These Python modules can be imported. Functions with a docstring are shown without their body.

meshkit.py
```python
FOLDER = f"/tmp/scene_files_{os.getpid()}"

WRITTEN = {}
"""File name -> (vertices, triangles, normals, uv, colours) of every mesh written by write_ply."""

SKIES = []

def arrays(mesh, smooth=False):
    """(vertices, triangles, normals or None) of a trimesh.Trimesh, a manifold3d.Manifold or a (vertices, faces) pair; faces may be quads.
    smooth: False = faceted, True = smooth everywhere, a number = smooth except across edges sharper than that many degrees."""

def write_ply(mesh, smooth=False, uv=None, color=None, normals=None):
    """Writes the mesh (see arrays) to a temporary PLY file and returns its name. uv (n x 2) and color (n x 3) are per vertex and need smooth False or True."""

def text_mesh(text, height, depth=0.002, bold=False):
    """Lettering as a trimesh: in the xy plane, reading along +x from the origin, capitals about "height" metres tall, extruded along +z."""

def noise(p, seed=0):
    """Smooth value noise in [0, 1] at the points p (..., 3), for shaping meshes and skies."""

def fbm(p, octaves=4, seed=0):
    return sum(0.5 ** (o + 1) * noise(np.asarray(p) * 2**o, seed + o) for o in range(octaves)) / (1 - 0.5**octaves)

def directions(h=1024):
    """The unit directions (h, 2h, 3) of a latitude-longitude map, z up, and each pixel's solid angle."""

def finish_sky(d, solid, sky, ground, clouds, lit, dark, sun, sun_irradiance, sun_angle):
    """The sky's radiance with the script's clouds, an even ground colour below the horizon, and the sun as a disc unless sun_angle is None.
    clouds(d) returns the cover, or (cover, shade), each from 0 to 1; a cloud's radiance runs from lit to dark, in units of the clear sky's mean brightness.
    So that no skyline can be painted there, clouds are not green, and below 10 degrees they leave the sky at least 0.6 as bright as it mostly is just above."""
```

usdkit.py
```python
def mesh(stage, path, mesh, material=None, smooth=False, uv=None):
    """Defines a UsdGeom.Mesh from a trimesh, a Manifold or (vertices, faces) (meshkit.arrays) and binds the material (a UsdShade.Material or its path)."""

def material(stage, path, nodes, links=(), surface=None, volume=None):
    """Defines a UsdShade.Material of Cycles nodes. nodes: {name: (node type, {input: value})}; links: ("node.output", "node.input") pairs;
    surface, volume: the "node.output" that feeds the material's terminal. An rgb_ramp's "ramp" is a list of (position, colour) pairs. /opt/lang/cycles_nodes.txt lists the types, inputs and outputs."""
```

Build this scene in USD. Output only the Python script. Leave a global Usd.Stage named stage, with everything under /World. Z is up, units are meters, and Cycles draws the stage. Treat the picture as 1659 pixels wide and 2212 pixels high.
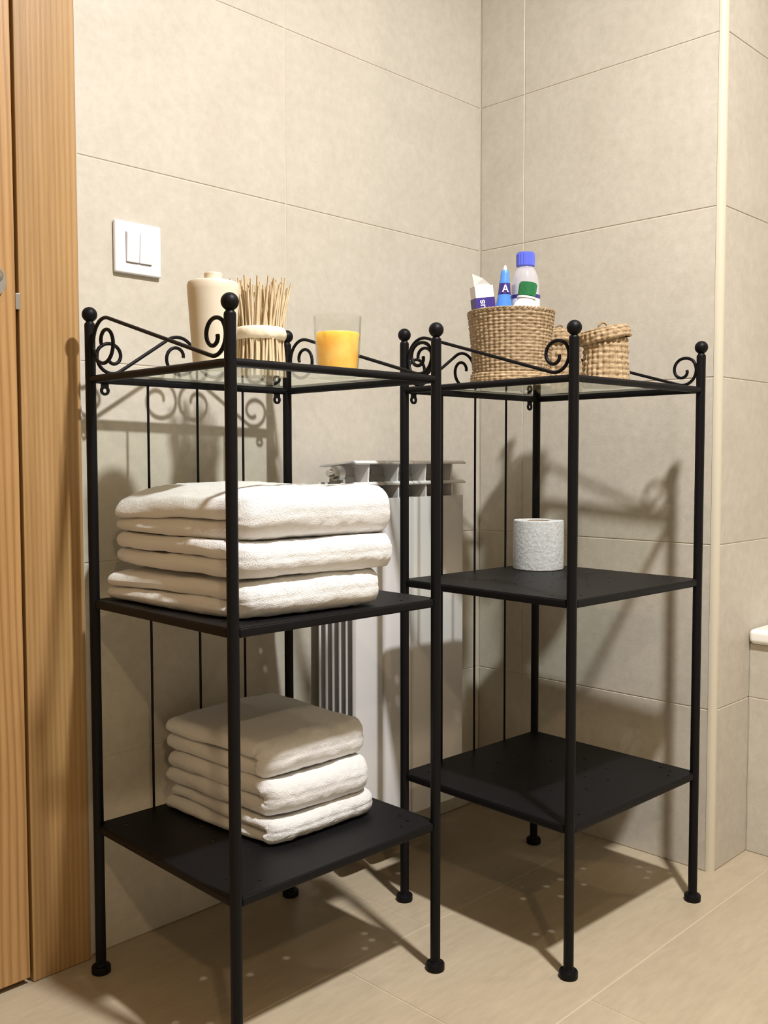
import math, random
import numpy as np, trimesh, manifold3d as m3, meshkit, usdkit
from shapely.geometry import Polygon, Point, box as sbox
from shapely import affinity
from pxr import Usd, UsdGeom, UsdLux, UsdShade, Gf, Sdf

random.seed(7)
RNG = np.random.default_rng(7)
PI = math.pi
stage = Usd.Stage.CreateInMemory()
UsdGeom.SetStageUpAxis(stage, UsdGeom.Tokens.z)
UsdGeom.SetStageMetersPerUnit(stage, 1.0)
UsdGeom.Xform.Define(stage, '/World')
UsdGeom.Scope.Define(stage, '/World/Looks')

# ------------------------------------------------------------------ camera
EYE, YAW, PITCH, ROLL, FPX = (-1.7758, -1.4291, 0.8163), 0.77646, -0.05467, -0.00145, 2079.5
fw = np.array([math.cos(YAW) * math.cos(PITCH), math.sin(YAW) * math.cos(PITCH), math.sin(PITCH)])
rt = np.array([math.sin(YAW), -math.cos(YAW), 0.0]); up = np.cross(rt, fw)
r2 = rt * math.cos(ROLL) + up * math.sin(ROLL); u2 = -rt * math.sin(ROLL) + up * math.cos(ROLL)
cam = UsdGeom.Camera.Define(stage, '/World/camera')
cam.AddTransformOp().Set(Gf.Matrix4d(*[float(x) for x in (*r2, 0, *u2, 0, *(-fw), 0, *EYE, 1)]))
cam.CreateHorizontalApertureAttr(36.0); cam.CreateVerticalApertureAttr(36.0 * 2212 / 1659)
cam.CreateFocalLengthAttr(36.0 * FPX / 1659)
cam.CreateClippingRangeAttr(Gf.Vec2f(0.02, 50))
EXPOSURE = 0.08
cam.CreateExposureAttr(EXPOSURE)

# ------------------------------------------------------------------ ceiling downlights (all out of frame)
def downlight(name, x, y, power, radius, color=(1.0, 0.97, 0.93)):
    l = UsdLux.DiskLight.Define(stage, '/World/' + name)
    l.AddTranslateOp().Set(Gf.Vec3d(x, y, 2.335))
    l.CreateRadiusAttr(radius); l.CreateIntensityAttr(power / (PI * radius * radius)); l.CreateColorAttr(Gf.Vec3f(*color))
    return l
downlight('ceiling_downlight', -.89, -1.32, 21.5, 0.050, (1.0, .985, .985))
downlight('ceiling_downlight_001', -2.30, -2.60, 5.8, 0.05, (1.0, .75, .44))
downlight('ceiling_downlight_002', 0.62, -1.65, 1.6, 0.05, (1.0, .80, .52))

# ------------------------------------------------------------------ helpers
used = {}
def numbered(parent, name):
    k = parent + '/' + name; n = used.get(k, 0); used[k] = n + 1
    return k if n == 0 else f'{k}_{n:03d}'
def path_of(p): return str(p.GetPath()) if p is not None else '/World'
def tag(o, label=None, cat=None, group=None, kind=None):
    p = o.GetPrim() if hasattr(o, 'GetPrim') else o
    for k, v in (('label', label), ('category', cat), ('group', group), ('kind', kind)):
        if v: p.SetCustomDataByKey(k, v)
    return p
def obj(name, mesh, mat, parent=None, smooth=False, label=None, uv=None):
    p = usdkit.mesh(stage, numbered(path_of(parent), name), mesh, mat, smooth=smooth, uv=uv).GetPrim()
    if label: tag(p, label)
    return p
def thing(name, label=None, cat=None, loc=(0, 0, 0), rotz=0, group=None, kind=None, rotxyz=None, parent=None):
    x = UsdGeom.Xform.Define(stage, numbered(path_of(parent), name))
    x.AddTranslateOp().Set(Gf.Vec3d(*map(float, loc)))
    if rotxyz: x.AddRotateXYZOp().Set(Gf.Vec3f(*rotxyz))
    else: x.AddRotateZOp().Set(math.degrees(rotz))
    return tag(x, label, cat, group, kind)
def move(mesh, v): m = mesh.copy(); m.apply_translation(v); return m
def cat(*ms): return trimesh.util.concatenate([m for m in ms])
def tm(man):
    m = man.to_mesh(); return trimesh.Trimesh(m.vert_properties[:, :3], m.tri_verts, process=False)
def bx(x0, x1, y0, y1, z0, z1):
    m = trimesh.creation.box([x1 - x0, y1 - y0, z1 - z0]); m.apply_translation([(x0 + x1) / 2, (y0 + y1) / 2, (z0 + z1) / 2]); return m
def rbox(x0, x1, y0, y1, z0, z1, r, n=12):
    """box with rounded edges: hull of eight spheres"""
    s = m3.Manifold.sphere(r, n)
    return m3.Manifold.batch_hull([s.translate((x, y, z)) for x in (x0 + r, x1 - r) for y in (y0 + r, y1 - r) for z in (z0 + r, z1 - r)])
def tube(pts, r, n=8, cap=True, closed=False):
    """sweep of a circle (radius r, or one radius per point) along a polyline, parallel transported"""
    P = np.asarray(pts, float); k = len(P)
    R = np.broadcast_to(np.asarray(r, float), (k,))
    T = np.gradient(P, axis=0) if not closed else np.roll(P, -1, 0) - np.roll(P, 1, 0)
    T /= np.linalg.norm(T, axis=1)[:, None]
    a = np.array([0, 0, 1.0]) if abs(T[0][2]) < .9 else np.array([1.0, 0, 0])
    N = np.cross(T[0], a); N /= np.linalg.norm(N); V = []
    for i in range(k):
        N = N - T[i] * (N @ T[i]); N /= np.linalg.norm(N); B = np.cross(T[i], N)
        for j in range(n):
            t = 2 * PI * j / n; V.append(P[i] + R[i] * (math.cos(t) * N + math.sin(t) * B))
    F = []
    for i in range(k if closed else k - 1):
        for j in range(n):
            a0, a1 = i * n + j, i * n + (j + 1) % n; b0, b1 = (i + 1) % k * n + j, (i + 1) % k * n + (j + 1) % n
            F += [[a0, b0, b1], [a0, b1, a1]]
    if cap and not closed:
        V += [P[0], P[-1]]
        for j in range(n):
            F += [[k * n, j, (j + 1) % n], [k * n + 1, (k - 1) * n + (j + 1) % n, (k - 1) * n + j]]
    m = trimesh.Trimesh(V, F, process=False); trimesh.repair.fix_normals(m); return m
def lathe(profile, n=48):
    """closed (r, z) profile spun about z"""
    P = np.asarray(profile, float)
    m = trimesh.creation.revolve(P, sections=n); return m
def spin(profile, n=48): return lathe(profile, n)

# ------------------------------------------------------------------ materials
def mat(name, nodes, links, surface='p.BSDF'):
    return usdkit.material(stage, '/World/Looks/' + name, nodes, links, surface=surface)
def plain(name, col, rough=.5, metal=0.0, spec=.5, **kw):
    return mat(name, {'p': ('principled_bsdf', dict(base_color=col, roughness=rough, metallic=metal, specular_ior_level=spec, **kw))}, [])

def tile_mat(name, base, dark, rough, streak=(1, 1, 1)):
    return mat(name, {
        'g': ('geometry', {}), 'o': ('object_info', {}),
        'mp': ('mapping', {'mapping_type': 'point', 'scale': streak}),
        'n1': ('noise_texture', {'scale': 9.0, 'detail': 6.0, 'roughness': .65}),
        'n2': ('noise_texture', {'scale': 55.0, 'detail': 4.0, 'roughness': .7}),
        'n3': ('noise_texture', {'scale': 190.0, 'detail': 2.0}),
        'r1': ('rgb_ramp', {'ramp': [(0.3, dark), (0.72, base)]}),
        'r2': ('rgb_ramp', {'ramp': [(0.3, (.90, .895, .88)), (0.7, (1.03, 1.03, 1.03))]}),
        'rv': ('rgb_ramp', {'ramp': [(0, (.965, .965, .965)), (1, (1, 1, 1))]}),
        'm1': ('mix_color', {'blend_type': 'multiply', 'fac': 1.0, 'use_clamp': False}),
        'm2': ('mix_color', {'blend_type': 'multiply', 'fac': 1.0}),
        'b': ('bump', {'strength': .10, 'distance': .002}),
        'p': ('principled_bsdf', {'roughness': rough, 'specular_ior_level': .35}),
    }, [('g.position', 'mp.vector'), ('mp.vector', 'n1.vector'), ('mp.vector', 'n2.vector'), ('g.position', 'n3.vector'),
        ('n1.fac', 'r1.fac'), ('n2.fac', 'r2.fac'), ('r1.color', 'm1.a'), ('r2.color', 'm1.b'), ('o.random', 'rv.fac'),
        ('m1.result', 'm2.a'), ('rv.color', 'm2.b'), ('m2.result', 'p.base_color'), ('n3.fac', 'b.height'), ('b.normal', 'p.normal')])
WALL = tile_mat('wall_tile', (.580, .540, .464), (.526, .486, .410), .42)
FLOOR = tile_mat('floor_tile', (.480, .400, .285), (.425, .350, .245), .36, streak=(.35, 1.6, 1))
GROUT_W = plain('wall_grout', (.57, .52, .42), .8)
GROUT_F = plain('floor_grout', (.55, .47, .35), .8)
CREAM = plain('cream_profile', (.60, .55, .425), .3)
CEIL = plain('ceiling_paint', (.72, .70, .66), .8)
WHITE_TUB = plain('tub_white', (.86, .84, .79), .15)

def wood(name, c0, c1, c2, period, distort, dscale, slant, zs, groove=(.76, .70, .62)):
    """grain lines along z, slanted a little; broad tone bands and fine pores on top"""
    return mat(name, {
        'g': ('geometry', {}),
        'mp': ('mapping', {'mapping_type': 'point', 'rotation': (0, slant, 0), 'scale': (1, 1, zs)}),
        'w': ('wave_texture', {'wave_type': 'bands', 'bands_direction': 'x', 'profile': 'sine', 'scale': 2 * PI / (20 * period), 'distortion': distort, 'detail': 3.0, 'detail_scale': dscale, 'detail_roughness': .55}),
        'mpb': ('mapping', {'mapping_type': 'point', 'scale': (26, 26, 1.1)}), 'nb': ('noise_texture', {'scale': 1.0, 'detail': 5.0, 'roughness': .6, 'distortion': .4}),
        'mp2': ('mapping', {'mapping_type': 'point', 'scale': (420, 420, 7)}), 'n2': ('noise_texture', {'scale': 1.0, 'detail': 4.0, 'roughness': .65}),
        'r1': ('rgb_ramp', {'ramp': [(.25, c0), (.5, c1), (.75, c2)]}),
        'rw': ('rgb_ramp', {'ramp': [(0, groove), (.35, (.95, .94, .92)), (1, (1.04, 1.04, 1.04))]}),
        'r2': ('rgb_ramp', {'ramp': [(.3, (.80, .76, .70)), (.6, (1, 1, 1))]}),
        'm0': ('mix_color', {'blend_type': 'multiply', 'fac': 1.0, 'use_clamp': False}), 'm': ('mix_color', {'blend_type': 'multiply', 'fac': .7}),
        'b': ('bump', {'strength': .25, 'distance': .001}),
        'p': ('principled_bsdf', {'roughness': .42, 'specular_ior_level': .4}),
    }, [('g.position', 'mp.vector'), ('mp.vector', 'w.vector'), ('w.fac', 'rw.fac'), ('g.position', 'mpb.vector'), ('mpb.vector', 'nb.vector'), ('nb.fac', 'r1.fac'),
        ('g.position', 'mp2.vector'), ('mp2.vector', 'n2.vector'), ('n2.fac', 'r2.fac'), ('r1.color', 'm0.a'), ('rw.color', 'm0.b'), ('m0.result', 'm.a'), ('r2.color', 'm.b'),
        ('m.result', 'p.base_color'), ('n2.fac', 'b.height'), ('b.normal', 'p.normal')])
OAK_DOOR = wood('oak_door', (.350, .190, .070), (.430, .250, .100), (.470, .290, .125), .0125, 9.0, .22, .055, .16)
OAK_TRIM = wood('oak_casing', (.310, .180, .068), (.410, .250, .105), (.450, .282, .125), .0085, 7.0, .30, .006, .04, groove=(.88, .85, .80))

BLACK = mat('black_powder_coat', {'g': ('geometry', {}), 'n': ('noise_texture', {'scale': 900.0, 'detail': 2.0}), 'b': ('bump', {'strength': .25, 'distance': .0006}),
                                  'p': ('principled_bsdf', {'base_color': (.0050, .0048, .0056), 'roughness': .46, 'specular_ior_level': .15})},
            [('g.position', 'n.vector'), ('n.fac', 'b.height'), ('b.normal', 'p.normal')])
def pane(name, tint, ior=1.5):
    return mat(name, {'f': ('fresnel', {'IOR': ior}), 't': ('transparent_bsdf', {'color': tint}), 'gl': ('glossy_bsdf', {'color': (.92, .96, .92), 'roughness': .015}), 'm': ('mix_closure', {}),
                      'g': ('geometry', {}), 'inv': ('math', {'math_type': 'subtract', 'value1': 1.0}), 'mu': ('math', {'math_type': 'multiply'})},
               [('g.backfacing', 'inv.value2'), ('f.fac', 'mu.value1'), ('inv.value', 'mu.value2'), ('mu.value', 'm.fac'), ('t.BSDF', 'm.closure1'), ('gl.BSDF', 'm.closure2')], surface='m.closure')
GLASS = pane('shelf_glass', (.95, .975, .955), 2.2)
TUMBLER = mat('tumbler_glass', {'f': ('fresnel', {'IOR': 1.42}), 't': ('transparent_bsdf', {}), 'gl': ('glossy_bsdf', {'color': (.95, .96, .95), 'roughness': .02}), 'm': ('mix_closure', {}),
                                'lw': ('layer_weight', {'blend': .5}), 'r': ('rgb_ramp', {'ramp': [(0, (.99, .99, .985)), (.72, (.97, .975, .965)), (.93, (.62, .64, .60)), (1, (.40, .42, .38))]}),
                                'g': ('geometry', {}), 'inv': ('math', {'math_type': 'subtract', 'value1': 1.0}), 'mu': ('math', {'math_type': 'multiply'})},
              [('lw.facing', 'r.fac'), ('r.color', 't.color'), ('g.backfacing', 'inv.value2'), ('f.fac', 'mu.value1'), ('inv.value', 'mu.value2'), ('mu.value', 'm.fac'),
               ('t.BSDF', 'm.closure1'), ('gl.BSDF', 'm.closure2')], surface='m.closure')
TERRY = mat('terry_cloth', {
    'g': ('geometry', {}), 'n': ('noise_texture', {'scale': 620.0, 'detail': 3.0, 'roughness': .7}), 'n2': ('noise_texture', {'scale': 90.0, 'detail': 3.0}),
    'mx': ('math', {'math_type': 'add'}), 'b': ('bump', {'strength': .85, 'distance': .004}),
    'p': ('principled_bsdf', {'base_color': (.92, .912, .895), 'roughness': 1.0, 'specular_ior_level': .05, 'sheen_weight': .25, 'sheen_roughness': .5})},
    [('g.position', 'n.vector'), ('g.position', 'n2.vector'), ('n.fac', 'mx.value1'), ('n2.fac', 'mx.value2'), ('mx.value', 'b.height'), ('b.normal', 'p.normal')])
SWITCH = plain('switch_plastic', (.74, .725, .745), .28)
RAD = plain('radiator_enamel', (.66, .655, .655), .32)
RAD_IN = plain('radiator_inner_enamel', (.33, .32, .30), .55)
CHROME = plain('chrome', (.78, .78, .78), .12, 1.0)
STEEL = plain('brushed_steel', (.55, .54, .51), .35, 1.0)
CERAMIC = mat('cream_ceramic', {'g': ('geometry', {}), 'n': ('noise_texture', {'scale': 40.0, 'detail': 4.0}), 'r': ('rgb_ramp', {'ramp': [(.3, (.66, .575, .44)), (.7, (.71, .63, .50))]}),
                                'p': ('principled_bsdf', {'roughness': .45})}, [('g.position', 'n.vector'), ('n.fac', 'r.fac'), ('r.color', 'p.base_color')])
TWIG = mat('peeled_twig', {'o': ('object_info', {}), 'g': ('geometry', {}), 'n': ('noise_texture', {'scale': 60.0, 'detail': 3.0}), 'mx': ('math', {'math_type': 'add'}),
                           'h': ('math', {'math_type': 'multiply', 'value2': .5}),
                           'r': ('rgb_ramp', {'ramp': [(.15, (.58, .44, .26)), (.5, (.74, .63, .44)), (.85, (.80, .72, .55))]}), 'p': ('principled_bsdf', {'roughness': .6})},
           [('g.random_per_island', 'mx.value1'), ('g.position', 'n.vector'), ('n.fac', 'mx.value2'), ('mx.value', 'h.value1'), ('h.value', 'r.fac'), ('r.color', 'p.base_color')])
ROPE = plain('twig_band', (.80, .70, .54), .7)
WAX = mat('orange_wax', {'g': ('geometry', {}), 'n': ('noise_texture', {'scale': 42.0, 'detail': 3.0}), 'r': ('rgb_ramp', {'ramp': [(.3, (.88, .42, .070)), (.7, (.94, .58, .17))]}),
                         'p': ('principled_bsdf', {'roughness': .4, 'subsurface_weight': .5, 'subsurface_scale': .012, 'subsurface_radius': (1.0, .5, .15)})},
          [('g.position', 'n.vector'), ('n.fac', 'r.fac'), ('r.color', 'p.base_color')])
def wicker_mat(name, a, b, c):
    return mat(name, {'t': ('texture_coordinate', {}), 'mp': ('mapping', {'mapping_type': 'point', 'scale': (1, 1, 3.4)}), 'n': ('noise_texture', {'scale': 75.0, 'detail': 4.0, 'roughness': .7}),
                      'n2': ('noise_texture', {'scale': 500.0, 'detail': 2.0}), 'b': ('bump', {'strength': .4, 'distance': .001}),
                      'r': ('rgb_ramp', {'ramp': [(.3, a), (.5, b), (.7, c)]}), 'p': ('principled_bsdf', {'roughness': .6, 'specular_ior_level': .35})},
               [('t.object', 'mp.vector'), ('mp.vector', 'n.vector'), ('t.object', 'n2.vector'), ('n2.fac', 'b.height'), ('n.fac', 'r.fac'), ('r.color', 'p.base_color'), ('b.normal', 'p.normal')])
SEAGRASS = wicker_mat('seagrass', (.20, .130, .066), (.315, .222, .127), (.46, .345, .215))
SEAGRASS2 = wicker_mat('pale_seagrass', (.235, .150, .075), (.375, .262, .145), (.53, .40, .25))
PAPER = mat('toilet_paper', {'g': ('geometry', {}), 'n': ('noise_texture', {'scale': 160.0, 'detail': 4.0}), 'b': ('bump', {'strength': .5, 'distance': .003}), 'r': ('rgb_ramp', {'ramp': [(.3, (.54, .545, .57)), (.7, (.70, .705, .73))]}),
                             'p': ('principled_bsdf', {'roughness': .9, 'specular_ior_level': .1})}, [('g.position', 'n.vector'), ('n.fac', 'b.height'), ('b.normal', 'p.normal'), ('n.fac', 'r.fac'), ('r.color', 'p.base_color')])
CARD = plain('tube_core_card', (.42, .33, .23), .9)
W_PLASTIC = plain('white_plastic', (.88, .87, .85), .3)
CARTON = plain('carton_white', (.72, .69, .68), .5)
NAVY = plain('navy_print', (.045, .028, .21), .4)
BLUE = plain('bright_blue_plastic', (.085, .27, .80), .35)
CAPBLUE = plain('blue_cap', (.10, .14, .72), .35)
GREEN = plain('green_cap', (.010, .155, .045), .4)
PINK = plain('reddish_print', (.36, .10, .09), .5)
PET = mat('clear_plastic', {'f': ('fresnel', {'IOR': 1.45}), 't': ('transparent_bsdf', {'color': (.93, .92, .95)}), 'p': ('principled_bsdf', {'base_color': (.80, .78, .82), 'roughness': .15}), 'm0': ('mix_closure', {'fac': .38}),
                            'gl': ('glossy_bsdf', {'color': (1, 1, 1), 'roughness': .05}), 'm': ('mix_closure', {}),
                            'g': ('geometry', {}), 'inv': ('math', {'math_type': 'subtract', 'value1': 1.0}), 'mu': ('math', {'math_type': 'multiply'})},
          [('t.BSDF', 'm0.closure1'), ('p.BSDF', 'm0.closure2'), ('g.backfacing', 'inv.value2'), ('f.fac', 'mu.value1'), ('inv.value', 'mu.value2'), ('mu.value', 'm.fac'), ('m0.closure', 'm.closure1'), ('gl.BSDF', 'm.closure2')], surface='m.closure')

# ------------------------------------------------------------------ the room
HT = 0.3245                                                    # tile course
H = 2.35
def tile_mesh(axis, a0, a1, b0, b1, plane, out, j=.0009, ch=.0010, dep=.006):
    """a tile with chamfered front edges; axis: the axis of its normal; (a, b) its two in-plane ranges in xyz order; out: +-1 the side it faces; joint half-width j"""
    a0, a1, b0, b1 = a0 + j, a1 - j, b0 + j, b1 - j
    rect = lambda i: [(a0 + i, b0 + i), (a1 - i, b0 + i), (a1 - i, b1 - i), (a0 + i, b1 - i)]
    V = [(a, b, plane - out * dep) for a, b in rect(0)] + [(a, b, plane - out * ch) for a, b in rect(0)] + [(a, b, plane) for a, b in rect(ch)]
    F = [[0, 3, 2, 1], [8, 9, 10, 11]] + [[k + i, k + (i + 1) % 4, k + 4 + (i + 1) % 4, k + 4 + i] for k in (0, 4) for i in range(4)]
    V = np.array(V); W = np.empty_like(V)
    order = {0: (2, 0, 1), 1: (0, 2, 1), 2: (0, 1, 2)}[axis]
    for k in range(3): W[:, k] = V[:, order[k]]
    F = np.array(F); F = np.vstack([F[:, [0, 1, 2]], F[:, [0, 2, 3]]])
    m = trimesh.Trimesh(W, F, process=False); trimesh.repair.fix_normals(m); return m
def struct(name, mesh=None, material=None, smooth=False):
    if mesh is None: return thing(name, kind='structure')
    return tag(obj(name, mesh, material, smooth=smooth), kind='structure')
zs = [k * HT for k in range(8)] + [H]
# floor
fl = struct('floor')
obj('grout_bed', bx(-3.8, 1.0, -4.2, .10, -.06, -.0012), GROUT_F, fl)
fy = [.003 - .331 * k for k in range(8)]; fy = [max(y, -2.55) for y in fy]
fy[0] = .0
for r in range(7):
    off = -.75 if r % 2 == 1 else -.55
    xs = sorted({min(max(off + .90 * k, -2.75), .95) for k in range(-3, 4)})
    for x0, x1 in zip(xs[:-1], xs[1:]):
        if x1 - x0 > .02: obj('tile', tile_mesh(2, x0, x1, fy[r + 1], fy[r], 0.0, 1, j=.0011, ch=.0008), FLOOR, fl)
# left wall (the one with the switch and the door)
wl = struct('wall_left')
obj('grout_bed', cat(bx(-1.06, .10, .0012, .10, 0, H), bx(-3.8, -1.06, .0012, .10, 2.06, H), bx(-3.8, -1.97, .0012, .10, 0, 2.06)), GROUT_W, wl)
xs = [-1.060, -.5844, -.001]
for x0, x1 in zip(xs[:-1], xs[1:]):
    for z0, z1 in zip(zs[:-1], zs[1:]): obj('tile', tile_mesh(1, x0, x1, z0, z1, 0.0, -1), WALL, wl)
# right wall and its return beside the bath
EDGE = -.5875
wr = struct('wall_right')
obj('grout_bed', bx(.0012, .10, EDGE + .008, .0, 0, H), GROUT_W, wr)
ys = [-.001, -.1237, EDGE + .0075]
for y1, y0 in zip(ys[:-1], ys[1:]):
    for z0, z1 in zip(zs[:-1], zs[1:]): obj('tile', tile_mesh(0, y0, y1, z0, z1, 0.0, -1), WALL, wr)
wb = struct('wall_return')
obj('grout_bed', bx(.009, 1.0, EDGE + .0012, EDGE + .10, 0, H), GROUT_W, wb)
xs = [.0085, .535, 1.0]
for x0, x1 in zip(xs[:-1], xs[1:]):
    for z0, z1 in zip(zs[:-1], zs[1:]): obj('tile', tile_mesh(1, x0, x1, z0, z1, EDGE, -1), WALL, wb)
# cream corner profile on the outer corner
q = [(0.010, 0.0)] + [(.010 - .0115 * math.sin(t), .010 - .0115 * math.cos(t)) for t in np.linspace(0, PI / 2, 9)] + [(0.0, .010)]
q = [(.012, -.0014), (.012, .004), (.004, .012), (-.0014, .012)] + [(.0102 - .0116 * math.cos(t), .0102 - .0116 * math.sin(t)) for t in np.linspace(.0, PI / 2, 9)]
prof = trimesh.creation.extrude_polygon(Polygon(q).buffer(0), H, engine='earcut'); prof.apply_translation([0, EDGE, 0])
struct('trim_1', prof, CREAM, smooth=40)
# bath apron (tiled) and bath
AX = .156
wa = struct('wall_apron')
obj('grout_bed', bx(AX + .0012, AX + .05, -2.5, EDGE - .0008, 0, .437), GROUT_W, wa)
ys = [EDGE - .001, EDGE - .60, EDGE - 1.2, EDGE - 1.8]
for y1, y0 in zip(ys[:-1], ys[1:]):
    for z0, z1 in ((0, HT), (HT, .437)): obj('tile', tile_mesh(0, y0, y1, z0, z1, AX, -1), WALL, wa)
tub = thing('bathtub', 'white bathtub with a rounded rim set behind the tiled apron', 'bathtub', (0, 0, 0))
rim = rbox(AX - .012, .93, -2.35, EDGE - .002, .4375, .468, .010, 16)
hole = rbox(AX + .07, .86, -2.25, EDGE - .10, .30, .60, .06, 16)
obj('rim', tm(rim - hole), WHITE_TUB, tub, smooth=35)
shell = rbox(AX + .062, .868, -2.258, EDGE - .092, .07, .62, .07, 20) - rbox(AX + .07, .86, -2.25, EDGE - .10, .08, .60, .06, 20)
shell = shell ^ m3.Manifold.cube((3, 4, .3673)).translate((-1, -3, .07))
obj('basin', tm(shell), WHITE_TUB, tub, smooth=35)
# walls the photograph does not show, so that the light is a room's
struct('wall_back', bx(-3.8, 1.0, -4.25, -4.15, 0, H), WALL)
struct('wall_side', bx(-3.85, -3.75, -4.2, .10, 0, H), WALL)
struct('wall_far', bx(.95, 1.05, -4.2, EDGE + .1, 0, H), WALL)
struct('ceiling', bx(-3.85, 1.05, -4.25, .10, H, H + .05), CEIL)

# ------------------------------------------------------------------ door
dr = struct('door_1')
def oak(x0, x1, y0, y1, z0, z1, r=.002): return tm(rbox(x0, x1, y0, y1, z0, z1, r, 8))
obj('door_leaf', oak(-1.905, -1.1215, -.0130, .028, .010, 2.03), OAK_DOOR, dr, smooth=35)
obj('casing', oak(-1.1165, -1.0185, -.0130, .0010, .0005, 2.13), OAK_TRIM, dr, smooth=35)
obj('casing', oak(-2.010, -1.909, -.0130, .0010, .0005, 2.13), OAK_TRIM, dr, smooth=35)
obj('casing', oak(-1.909, -1.1165, -.0130, .0010, 2.034, 2.13), OAK_TRIM, dr, smooth=35)
obj('jamb', cat(bx(-1.1165, -1.06, .0012, .10, .0005, 2.06), bx(-1.97, -1.909, .0012, .10, .0005, 2.06), bx(-1.12, -1.1166, .03, .10, .0005, 2.06), bx(-1.909, -1.1165, .03, .10, 2.034, 2.06)), OAK_TRIM, dr)
struct('wall_hall', bx(-1.97, -1.06, .101, .16, 0, 2.1), CEIL)
obj('strike_plate', tm(rbox(-1.1222, -1.1150, -.0142, -.006, 1.042, 1.066, .0006, 8)), STEEL, dr, label='small steel strike plate in the gap beside the door')
ros = trimesh.creation.cylinder(.026, .008, sections=40); ros.apply_transform(trimesh.transformations.rotation_matrix(PI / 2, [1, 0, 0])); ros.apply_translation([-1.1655, -.017, 1.080])
obj('handle_rosette', ros, STEEL, dr, smooth=40, label='round steel rosette of the door handle')
hp = [(-1.1655, -.018, 1.080), (-1.1655, -.045, 1.080), (-1.168, -.056, 1.080), (-1.178, -.060, 1.080), (-1.20, -.060, 1.080), (-1.29, -.060, 1.080)]
obj('handle', tube(hp, .009, 14), STEEL, dr, smooth=40, label='steel lever handle')
struct('trim_2', bx(-1.0178, -1.0125, -.0030, .0005, 0, 2.13), plain('sealant', (.48, .47, .45), .5))

# ------------------------------------------------------------------ light switch
sw = thing('light_switch', 'white square double light switch on the wall beside the door', 'light switch', (-.908, 0, 1.1645))
plate = rbox(-.0435, .0435, -.0085, -.0002, -.0425, .0425, .003, 12) - m3.Manifold.cube((.0485, .006, .0495), True).translate((0, -.0095, 0))
obj('plate', tm(plate), SWITCH, sw, smooth=35)
for s in (-1, 1):
    b = rbox(-.0118, .0118, -.0035, .0035, -.0240, .0240, .0012, 10).rotate((3.0, 0, 0)).translate((s * .01205, -.0095, 0))
    obj('rocker', tm(b), SWITCH, sw, smooth=35)

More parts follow.
